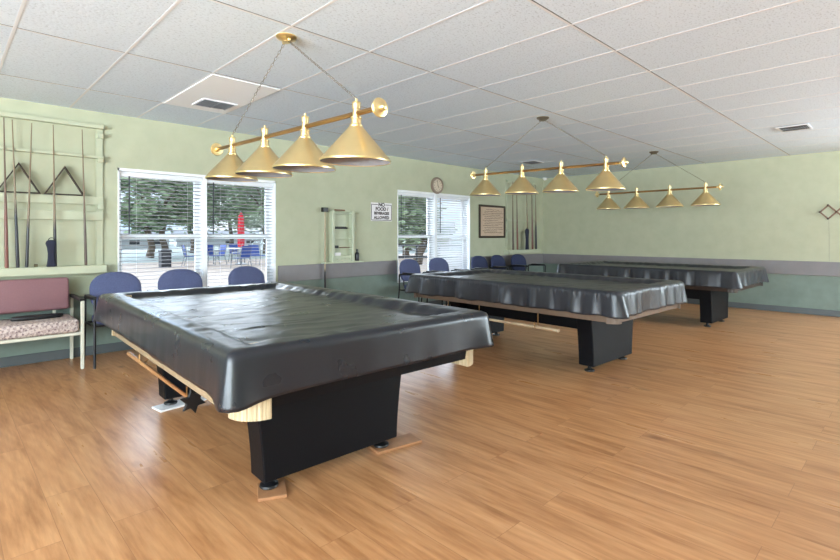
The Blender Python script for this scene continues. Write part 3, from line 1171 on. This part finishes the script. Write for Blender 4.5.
bm = newbm(); add_tube(bm, [(-.29, -.022, 1.60), (.33, -.022, 1.585)], .008, 8)
obj('hanging_rail', bm, M['cream_paint'], t)

sx, sy = 4.245, YW - .05
bm = newbm(); add_box(bm, -.11, .11, -.018, .018, 0, .028, .010, 2)
for k in range(9):
    add_box(bm, -.10 + .022 * k, -.088 + .022 * k, -.012, .012, .024, .036)
tag(obj('table_brush', bm, M['black_plastic'], None, loc=(sx - .01, sy, 1.3355), smooth=True), 'long black brush on the upper tier of the small wall shelf', 'brush')
bm = newbm(); add_box(bm, -.09, .09, -.012, .012, 0, .022, .007, 2)
o = obj('brush_handle', bm, M['brown_wood'], None, loc=(sx - .035, sy, 1.5725 + .028), smooth=True)
tag(o, 'brown brush lying across the top of the small wall shelf', 'brush')
bm = newbm(); add_box(bm, -.035, .035, -.02, .02, 0, .04, .006, 2)
tag(obj('chalk_box', bm, M['black_plastic'], None, loc=(sx - .10, sy, 1.0555), smooth=True), 'small black box at the left of the third tier of the wall shelf', 'box')
bm = newbm(); add_tube(bm, [(-.09, 0, .009), (.0, 0, .010), (.09, 0, .009)], [.006, .009, .005], 10)
tag(obj('tip_tool', bm, M['brown_wood'], None, loc=(sx + .05, sy, 1.0555), smooth=True), 'thin brown tool lying beside the black box on the wall shelf', 'tool')
bm = newbm(); add_box(bm, -.055, .055, -.025, .025, 0, .045, .004, 2)
tag(obj('small_box', bm, M['sign_white'], None, loc=(sx - .085, sy, .9455)), 'white box on the lowest tier of the small wall shelf', 'box')
t = thing('spray_bottle', 'black bottle standing on the ledge right of the small wall shelf', 'bottle', (4.515, YW - .066, .860))
bm = newbm(); add_lathe(bm, [(.0005, 0), (.030, 0), (.032, .006), (.032, .10), (.026, .118), (.013, .132), (.012, .145), (.0005, .146)], seg=20)
obj('bottle_body', bm, M['bottle'], t, smooth=True)
bm = newbm(); add_lathe(bm, [(.0005, .146), (.016, .146), (.016, .172), (.012, .176), (.0005, .177)], seg=16)
obj('cap', bm, M['black_plastic'], t, smooth=True)

# stick with a black block head hanging left of the shelf
t = thing('hanging_bridge_stick', 'upright stick with a black block head left of the small wall shelf', 'bridge stick', (3.94, YW - .075, .44))
bm = newbm(); add_tube(bm, [(0, 0, 0), (0, 0, .02), (0, 0, .30), (0, 0, .6), (0, 0, 1.14)], [.014, .015, .014, .011, .008], 12)
obj('shaft', bm, cue_mat('stick_dark_butt', (172, 150, 122), (40, 34, 36), .28, .34), t, smooth=True)
bm = newbm(); add_box(bm, -.045, .045, -.02, .035, 1.135, 1.20, .006, 2)
obj('bridge_head', bm, M['black_plastic'], t)

# ------------------------------------------------------------------ no food sign
t = thing('wall_sign', 'white rectangular no food and beverages sign left of the far window', 'sign', (5.045, YW, 1.615))
bm = newbm(); add_box(bm, -.215, .215, -.006, -.001, -.145, .145, .004, 1)
obj('sign_panel', bm, M['sign_white'], t)
bm = newbm()
mt = lambda x, z: Matrix.Translation((x, -.0068, z)) @ Matrix.Rotation(PI / 2, 4, 'X')
text_mesh('NO', .082, None, bm, mt(0, .112), .0034)
text_mesh('FOOD /', .076, None, bm, mt(.006, .044), .0030)
text_mesh('BEVERAGES', .060, None, bm, mt(0, -.024), .0028)
text_mesh('ALLOWED', .066, None, bm, mt(0, -.092), .0028)
obj('lettering', bm, M['ink'], t)
bm = newbm()
e = .0022
pl = [(-.075, .115), (-.198, .115), (-.205, .108), (-.205, -.123), (-.198, -.130), (.198, -.130), (.205, -.123), (.205, .108), (.198, .115), (.075, .115)]
add_tube(bm, [(x, -.0065, z) for x, z in pl], .005, 4)
obj('border_line', bm, M['ink'], t)

# ------------------------------------------------------------------ clock
t = thing('wall_clock', 'round brown rimmed clock on the wall above the far window', 'clock', (6.31, YW, 2.125))
bm = newbm(); add_lathe(bm, [(.0005, -.001), (.145, -.001), (.148, -.02), (.138, -.042), (.120, -.046), (.108, -.034), (.0005, -.033)], seg=40, axis='Y')
obj('rim', bm, M['clock_ring'], t, smooth=True, sharp=50)
bm = newbm(); add_lathe(bm, [(.0005, -.034), (.108, -.034), (.108, -.036), (.0005, -.036)], seg=40, axis='Y')
fc = obj('dial', bm, M['clock_face'], t)
for k in range(12):
    bm = newbm(); add_box(bm, -.0035, .0035, -.0375, -.0362, .078, .098)
    xf(bm, bm.verts[:], Matrix.Rotation(2 * PI * k / 12, 4, 'Y'))
    obj('hour_mark', bm, M['ink'], fc)
for (l, w, a, yo) in ((.055, .005, 2.6, .0), (.085, .0035, -.2, -.0022)):
    bm = newbm(); add_box(bm, -w, w, -.0395 + yo, -.0380 + yo, -.012, l)
    xf(bm, bm.verts[:], Matrix.Rotation(a, 4, 'Y'))
    obj('hand', bm, M['ink'], t)

# ------------------------------------------------------------------ framed notice
t = thing('framed_notice', 'dark framed sheet of written rules on the wall right of the far window', 'framed notice', (7.91, YW, 1.52))
bm = newbm()
fw, fh = .42, .325
for (a, b, c, d) in ((-fw, fw, fh - .04, fh), (-fw, fw, -fh, -fh + .04), (-fw, -fw + .04, -fh + .04, fh - .04), (fw - .04, fw, -fh + .04, fh - .04)):
    add_box(bm, a, b, -.028, -.001, c, d, .004, 1)
obj('frame', bm, M['dark_wood'], t)
bm = newbm(); add_box(bm, -fw + .035, fw - .035, -.012, -.002, -fh + .035, fh - .035)
pp = obj('paper', bm, M['paper'], t)
bm = newbm()
rn = random.Random(4)
for k in range(14):
    z = .235 - .035 * k
    x = -.32 + (.12 if k == 0 else .02 + (.05 if k % 3 else 0))
    end = .22 if k == 0 else (.32 if k % 3 else .30 - rn.random() * .25)
    while x < end:
        w = .02 + rn.random() * .05
        pts = [(x + w * q / 6, -.0125, z + (rn.random() - .5) * .011) for q in range(7)]
        add_tube(bm, pts, .0032, 4)
        x += w + .012
obj('handwriting', bm, M['ink'], pp)

# ------------------------------------------------------------------ cue rack in the far corner
t = thing('cue_rack', 'smaller sage painted cue rack in the far corner right of the framed notice', 'cue rack', (0, YW, 0), group='wall cue racks')
for x in (8.40, 9.44):
    bm = newbm(); add_box(bm, x - .025, x + .025, -.02, 0, .95, 2.40, .002, 1)
    obj('post', bm, M['rack_green'], t)
for (z0, z1, d) in ((2.34, 2.38, .07), (1.545, 1.575, .06), (1.325, 1.355, .06)):
    bm = newbm(); add_box(bm, 8.35, 9.48, -d, -.0205, z0, z1, .003, 1)
    obj('rail', bm, M['rack_green'], t)
bm = newbm(); add_box(bm, 8.32, 9.50, -.13, 0, .87, .945, .004, 1)
obj('ledge', bm, M['cream_paint'], t)
G = 'cues in the far corner rack'
cue('brown pool cue, leftmost in the far corner rack', 8.50, 8.50, .946, 2.36, yb, yt, C_brn, G, 1.5)
cue('brown pool cue second from the left in the far corner rack', 8.655, 8.645, .946, 2.36, yb, yt, C_red, G, 1.5)
cue('dark butted pool cue beside the dark pouch in the far corner rack', 9.04, 9.01, .946, 2.36, yb, yt, C_blk2, G, 1.5)
cue('dark red pool cue second from the right in the far corner rack', 9.22, 9.21, .946, 2.36, yb, yt, C_red, G, 1.6)
cue('dark brown pool cue, rightmost in the far corner rack', 9.36, 9.36, .946, 2.36, yb, yt, C_blk, G, 1.7)
pouch('dark cloth pouch leaning on the ledge of the far corner rack', 8.96, YW - .115 - .022, .946, .44, .12)

# ------------------------------------------------------------------ accordion peg rack on the far wall
t = thing('accordion_peg_rack', 'brown expanding wooden peg rack on the bare far wall at right', 'peg rack', (XR, 1.13, 1.602))
hw_, hh_ = .098, .105
cells = 5
bm = newbm()
for lay, sgn in ((0, 1), (1, -1)):
    for k in range(-1, cells):
        ya, yb_ = -(k + .0) * 2 * hw_ + 0, -(k + 1.0) * 2 * hw_
        # each slat crosses half a diamond up and half down
        za, zb_ = sgn * -hh_, sgn * hh_
        if k == -1:
            ya, za = -0.0, 0.0
            yb_ = -hw_; zb_ = sgn * hh_
        else:
            ya = -(2 * k + 1) * hw_; yb_ = -(2 * k + 3) * hw_
            za, zb_ = (sgn * hh_, -sgn * hh_) if k % 2 == 0 else (-sgn * hh_, sgn * hh_)
        p, q = Vector((0, ya, za)), Vector((0, yb_, zb_))
        d = (q - p)
        L = d.length
        bmq = add_box(bm, -.006, .006, -.010, L + .010, -.011, .011, .002, 1)
        ang = math.atan2(d.z, d.y)
        xf(bm, bmq, Matrix.Translation((-.010 - .013 * lay, p.y, p.z)) @ Matrix.Rotation(ang, 4, 'X'))
obj('lattice', bm, M['brown_wood'], t)
for k in range(0, cells):
    pos = [(-(2 * k) * hw_, 0)]
    pos += [(-(2 * k + 1) * hw_, hh_), (-(2 * k + 1) * hw_, -hh_)]
    for (yy, zz) in pos:
        bm = newbm()
        add_lathe(bm, [(.008, 0), (.008, -.055), (.013, -.06), (.013, -.07), (.0005, -.075)], (0, yy, zz), 12, 'X')
        obj('peg', bm, M['dark_wood'], t, smooth=True)
bm = newbm(); add_tube(bm, [(XR - .04, 1.025, 1.49), (XR - .022, 1.02, 1.2), (XR - .022, 1.02, .84)], .0016, 5)
xf(bm, bm.verts[:], Matrix.Translation((-XR, -1.13, -1.602)))
obj('hanging_cord', bm, M['rail_grey'], t)

# ------------------------------------------------------------------ ceiling registers, sensor
def vent(label, cx, cy, lx, ly, panel=None):
    t = thing('ceiling_vent', label, 'air vent', (cx, cy, ZC - .005), group='ceiling vents')
    if panel:
        bm = newbm(); add_box(bm, panel[0] - cx, panel[1] - cx, panel[2] - cy, panel[3] - cy, -.001, .004)
        obj('lay_in_panel', bm, M['panel_white'], t)
    bm = newbm()
    f = .022
    for (a, b, c, d) in ((-lx, lx, -ly, -ly + f), (-lx, lx, ly - f, ly), (-lx, -lx + f, -ly + f, ly - f), (lx - f, lx, -ly + f, ly - f)):
        add_box(bm, a, b, c, d, -.010, -.001, .002, 1)
    obj('frame', bm, M['board_white'], t)
    bm = newbm(); add_box(bm, -lx + f, lx - f, -ly + f, ly - f, -.0035, -.0015)
    obj('duct_opening', bm, M['vent_dark'], t)
    bm = newbm()
    n = int((2 * ly - 2 * f) / .024)
    for k in range(n):
        y = -ly + f + .012 + k * .024
        vs = add_box(bm, -lx + f, lx - f, -.0085, .0085, -.0007, .0007)
        xf(bm, vs, Matrix.Translation((0, y, -.011)) @ Matrix.Rotation(R(38), 4, 'X'))
    add_box(bm, -.004, .004, -ly + f, ly - f, -.013, -.005)
    obj('louver', bm, M['register'], t)
vent('ceiling vent in a plain white panel near the nearest lamp', 1.94, 4.86, .165, .15, (1.57, 2.163, 3.98, 5.18))
vent('ceiling vent at right, over the bare far wall', 7.31, 1.085, .17, .155)
vent('ceiling vent in front of the far corner, behind the middle lamp', 7.42, 4.79, .17, .15)
t = thing('ceiling_motion_sensor', 'small white motion sensor at the ceiling in the far corner', 'sensor', (9.68, 5.92, ZC))
bm = newbm(); add_lathe(bm, [(.05, 0), (.05, -.012), (.035, -.03), (.02, -.055), (.0005, -.06)], seg=20)
obj('housing', bm, M['white'], t, smooth=True)
bm = newbm(); add_box(bm, -.02, .02, -.05, -.03, -.05, -.02, .004, 1)
obj('lens', bm, M['sign_white'], t)

# ------------------------------------------------------------------ outside
F2 = Vector((math.cos(TH), math.sin(TH), 0)); R2 = Vector((math.sin(TH), -math.cos(TH), 0))
def outp(u, depth, z=0):
    p = F2 * depth + R2 * ((u - 420) / 493 * depth)
    return Vector((p.x, p.y, z))
GZ = -.04
bm = newbm(); add_box(bm, -14, 45, YW + WT + .02, 26, GZ - .1, GZ)
struct('ground_patio', bm, M['patio'])
bm = newbm(); add_box(bm, -60, 120, 26, 140, GZ - .12, GZ - .01)
struct('ground_lawn', bm, M['lawn'])

# closed red umbrella
p = outp(241, 22, GZ)
t = thing('patio_umbrella', 'closed red umbrella standing over the patio table outside', 'umbrella', p)
bm = newbm(); add_tube(bm, [(0, 0, 0), (0, 0, 2.38)], .025, 10)
obj('pole', bm, M['grey_metal'], t, smooth=True)
bm = newbm()
rings = []
for f, r in ((0, .11), (.1, .135), (.5, .13), (.88, .105), (1, .02)):
    ring = []
    for k in range(24):
        a = 2 * PI * k / 24
        rr = r * (1 + .18 * math.cos(8 * a))
        ring.append(bm.verts.new((rr * math.cos(a), rr * math.sin(a), .78 + 1.55 * f)))
    rings.append(ring)
for a, b in zip(rings, rings[1:]):
    for i in range(24):
        j = (i + 1) % 24
        bm.faces.new((a[i], a[j], b[j], b[i]))
bm.faces.new(rings[0]); bm.faces.new(rings[-1])
obj('canopy', bm, M['red_canvas'], t, smooth=True)
bm = newbm(); add_lathe(bm, [(.25, 0), (.25, .05), (.06, .09), (.05, .16)], seg=20)
obj('base', bm, M['grey_metal'], t, smooth=True)
t = thing('patio_table', 'round patio table under the red umbrella outside', 'table', p + Vector((0, 0, 0)))
bm = newbm(); add_lathe(bm, [(.06, .70), (.60, .70), (.60, .73), (.06, .73), (.06, .70)], seg=30, cap=False)
obj('tabletop', bm, M['house_wall'], t)
for k in range(4):
    a = PI / 4 + PI / 2 * k
    bm = newbm(); add_tube(bm, [(.45 * math.cos(a), .45 * math.sin(a), 0), (.36 * math.cos(a), .36 * math.sin(a), .70)], .02, 8)
    obj('leg', bm, M['grey_metal'], t)

def make_patio_chair(label):
    t = thing('patio_chair', label, 'chair', group='blue patio chairs outside')
    bm = newbm(); add_box(bm, -.24, .24, -.24, .22, .40, .43, .01, 2); obj('seat', bm, M['patio_blue'], t)
    bm = newbm(); add_box(bm, -.24, .24, -.012, .012, 0, .46, .01, 2)
    xf(bm, bm.verts[:], Matrix.Translation((0, .23, .44)) @ Matrix.Rotation(R(-12), 4, 'X'))
    obj('backrest', bm, M['patio_blue'], t)
    for s in (-1, 1):
        bm = newbm(); add_tube(bm, arc_pts([(s * .27, -.26, 0), (s * .27, -.22, .62), (s * .27, .22, .64)], .05), .014, 8); obj('leg', bm, M['grey_metal'], t)
        bm = newbm(); add_tube(bm, [(s * .27, .32, 0), (s * .27, .20, .42), (s * .27, .30, .90)], .014, 8); obj('leg', bm, M['grey_metal'], t)
    return t
pc = make_patio_chair('blue patio chair seen from behind, nearest to the red umbrella outside')
pc.location = outp(241, 19.4, GZ); pc.rotation_euler = (0, 0, R(180 + 20))
dup(pc, outp(258, 21.6, GZ), R(180 - 60), 'blue patio chair right of the red umbrella outside')
dup(pc, outp(217, 21.6, GZ), R(180 + 100), 'blue patio chair left of the red umbrella outside')
dup(pc, outp(237, 24.4, GZ), R(10), 'blue patio chair behind the table outside')
dup(pc, outp(207, 22.0, GZ), R(160), 'blue patio chair seen at the window mullion outside')
dup(pc, outp(191, 21.0, GZ), R(60), 'blue patio chair at right behind the left blind outside')

t = thing('trash_bin', 'dark square bin standing on the patio outside', 'bin', outp(165, 20, GZ))
bm = newbm(); add_box(bm, -.19, .19, -.19, .19, 0, .62, .02, 2); obj('body', bm, M['wand'], t)
bm = newbm(); add_box(bm, -.21, .21, -.21, .21, .62, .72, .03, 2); obj('lid', bm, M['wand'], t)

def tree(label, pos, h, cr, ch, m, n, seed, name='tree', trunks=1):
    rn = random.Random(seed)
    t = thing(name, label, 'tree', pos, group='trees outside')
    for q in range(trunks):
        bm = newbm()
        ox = (q - (trunks - 1) / 2) * .9
        top = h - ch * .5
        pts = [(ox + .15 * rn.uniform(-1, 1) * i, .12 * rn.uniform(-1, 1) * i, top * i / 5) for i in range(6)]
        add_tube(bm, pts, [.24, .19, .17, .15, .12, .08], 10)
        for b in range(5):
            s = Vector(pts[3 + b % 3])
            a = rn.uniform(0, 2 * PI)
            e = s + Vector((math.cos(a) * cr * .6, math.sin(a) * cr * .6, ch * rn.uniform(.1, .35)))
            add_tube(bm, [s, (s + e) / 2 + Vector((0, 0, .2)), e], [.09, .06, .03], 7)
        obj('trunk', bm, M['bark'], t, smooth=True)
    bm = newbm()
    clumps = [(rn.uniform(-1, 1), rn.uniform(-1, 1), rn.uniform(-1, 1)) for _ in range(34)]
    clumps = [c for c in clumps if c[0] ** 2 + c[1] ** 2 + c[2] ** 2 < 1.2] or clumps
    for k in range(n):
        c = clumps[k % len(clumps)]
        r = cr * .34
        p = Vector((c[0] * cr, c[1] * cr, h - ch / 2 + c[2] * ch / 2)) + Vector((rn.gauss(0, r * .5), rn.gauss(0, r * .5), rn.gauss(0, r * .4)))
        sz = rn.uniform(.13, .26)
        ax = Matrix.Rotation(rn.uniform(0, 2 * PI), 4, 'Z') @ Matrix.Rotation(rn.uniform(-1.2, 1.2), 4, 'X')
        q = [Vector((-sz, 0, 0)), Vector((0, -sz * .45, sz * .12)), Vector((sz, 0, 0)), Vector((0, sz * .45, sz * .12))]
        bm.faces.new([bm.verts.new(p + (ax @ v)) for v in q])
    obj('foliage', bm, m, t)
tree('broad green tree seen through the left half of the near window', outp(158, 29, GZ), 5.0, 2.3, 3.5, M['leaf'], 6500, 11, trunks=2)
tree('tall green tree seen through the near window by the mullion', outp(193, 37, GZ), 6.4, 2.3, 4.3, M['leaf_dark'], 5000, 12)
tree('dense green tree outside behind the red umbrella', outp(236, 48, GZ), 8.4, 4.6, 6.2, M['leaf_dark'], 8000, 13, trunks=2)
tree('green tree outside at the right edge of the near window', outp(266, 36, GZ), 6.2, 2.4, 4.5, M['leaf'], 5500, 14)
tree('leafy green tree seen through the far window', outp(417, 22, GZ), 4.0, 1.5, 2.9, M['leaf'], 4500, 15)
tree('dark green tree low behind the far window', outp(406, 30, GZ), 3.0, 2.0, 1.9, M['leaf_dark'], 4000, 16)

def house(label, pos, rz, w, d, h, rh):
    t = thing('house', label, 'house', pos, (0, 0, rz), group='houses outside')
    bm = newbm(); add_box(bm, -w / 2, w / 2, -d / 2, d / 2, 0, h); obj('wall', bm, M['house_wall'], t)
    bm = newbm()
    e = .4
    add_prism(bm, [(-d / 2 - e, h), (d / 2 + e, h), (0, h + rh)], -w / 2 - e, w / 2 + e, 'YZ')
    obj('roof', bm, M['roof_grey'], t)
    for k in (-.3, .1, .35):
        bm = newbm(); add_box(bm, w * k - .5, w * k + .5, -d / 2 - .02, -d / 2, h * .4, h * .8); obj('window', bm, M['wand'], t)
house('low pale house with grey roof at the left of the near window', outp(112, 52, GZ), R(10), 9, 6, 1.0, .9)
house('low grey roofed house outside behind the red umbrella', outp(218, 64, GZ), R(-15), 10, 6, .9, 1.0)
house('pale house with grey roof outside the far window', outp(402, 46, GZ), R(-50), 9, 6, 1.6, 1.0)

t = thing('patio_railing', 'low dark railing outside the far window', 'railing', outp(406, 17, GZ), (0, 0, R(-44)))
for z in (.95, .55):
    bm = newbm(); add_box(bm, -2.0, 2.0, -.03, .03, z - .04, z + .04); obj('rail', bm, M['wand'], t)
for k in range(6):
    bm = newbm(); add_box(bm, -2.0 + .78 * k, -1.94 + .78 * k, -.03, .03, 0, .95); obj('post', bm, M['wand'], t)

# ------------------------------------------------------------------ light
wd = bpy.data.worlds.new('world')
scene.world = wd
wd.use_nodes = True
nt = wd.node_tree
bg = nt.nodes['Background']
tc = nt.nodes.new('ShaderNodeTexCoord')
mp = nt.nodes.new('ShaderNodeMapping'); mp.inputs['Scale'].default_value = (1, 1, 3.5)
nz = nt.nodes.new('ShaderNodeTexNoise'); nz.inputs['Scale'].default_value = 3; nz.inputs['Detail'].default_value = 5
rp = nt.nodes.new('ShaderNodeValToRGB')
rp.color_ramp.elements[0].position = .4; rp.color_ramp.elements[0].color = lin((186, 208, 232))
rp.color_ramp.elements[1].position = .62; rp.color_ramp.elements[1].color = lin((246, 249, 252))
nt.links.new(tc.outputs['Generated'], mp.inputs['Vector'])
nt.links.new(mp.outputs['Vector'], nz.inputs['Vector'])
nt.links.new(nz.outputs['Fac'], rp.inputs['Fac'])
nt.links.new(rp.outputs['Color'], bg.inputs['Color'])
sx_ = nt.nodes.new('ShaderNodeSeparateXYZ')
nt.links.new(tc.outputs['Generated'], sx_.inputs[0])
def band(sock, lo, hi):
    m_ = nt.nodes.new('ShaderNodeMapRange')
    m_.inputs[1].default_value = lo; m_.inputs[2].default_value = hi
    nt.links.new(sock, m_.inputs[0])
    return m_.outputs[0]
def mul(a_, b_, op='MULTIPLY'):
    m_ = nt.nodes.new('ShaderNodeMath'); m_.operation = op
    for k_, v_ in enumerate((a_, b_)):
        if isinstance(v_, float):
            m_.inputs[k_].default_value = v_
        else:
            nt.links.new(v_, m_.inputs[k_])
    return m_.outputs[0]
# sky strength raised above the tree line, added for cover sheen and floor glare
glow = mul(mul(band(sx_.outputs['Z'], .13, .24), band(sx_.outputs['Z'], .62, .46)), band(sx_.outputs['Y'], .1, .4))
nt.links.new(mul(mul(glow, 18.0), 1.6, 'ADD'), bg.inputs['Strength'])

def light(kind, name, loc, rot, energy, size=None, color=(1, 1, 1)):
    l = bpy.data.lights.new(name, kind)
    l.energy = energy
    l.color = color
    if size:
        l.shape = 'RECTANGLE'; l.size = size[0]; l.size_y = size[1]
    o = bpy.data.objects.new(name, l)
    COL.objects.link(o)
    o.location = loc
    o.rotation_euler = rot
    return o
s = light('SUN', 'sun', (-10, 0, 20), (0, R(-38), R(-18)), 0.5, color=(1, .96, .9))
s.data.angle = R(3)
# added fill lights at unseen wall openings, and outside facing up for the ceiling
COOL = (.79, .915, 1)
for (a, b), e in zip(SIDE, (300, 300, 270)):
    light('AREA', 'opening_fill_light', (XL - .02, (a + b) / 2, 1.48), (0, R(-90 + 3), 0), e, (1.5, b - a), COOL)
for a, b in BACK:
    light('AREA', 'opening_fill_light', ((a + b) / 2, YB - .02, 1.58), (R(90 - 5), 0, 0), 210, (b - a, 1.3), COOL)
for a, b in FAR:
    light('AREA', 'opening_fill_light', (XR + .04, (a + b) / 2, 1.58), (0, R(90 - 3), 0), 190, (1.3, b - a), COOL)
light('AREA', 'ceiling_fill_light', (XL - 15.3, 0, 0), (0, R(180), 0), 62000, (30, 16), COOL)
light('AREA', 'ceiling_fill_light', (XR + 7.3, -2.5, 0), (0, R(180), 0), 14000, (14, 10), COOL)

# ------------------------------------------------------------------ view
vs = scene.view_settings
vs.view_transform = 'Standard'
vs.look = 'None'
vs.gamma = 1
vs.use_curve_mapping = False
vs.exposure = 0.2
scene.cycles.use_denoising = True
scene.cycles.max_bounces = 10
scene.cycles.diffuse_bounces = 6
scene.cycles.transparent_max_bounces = 16
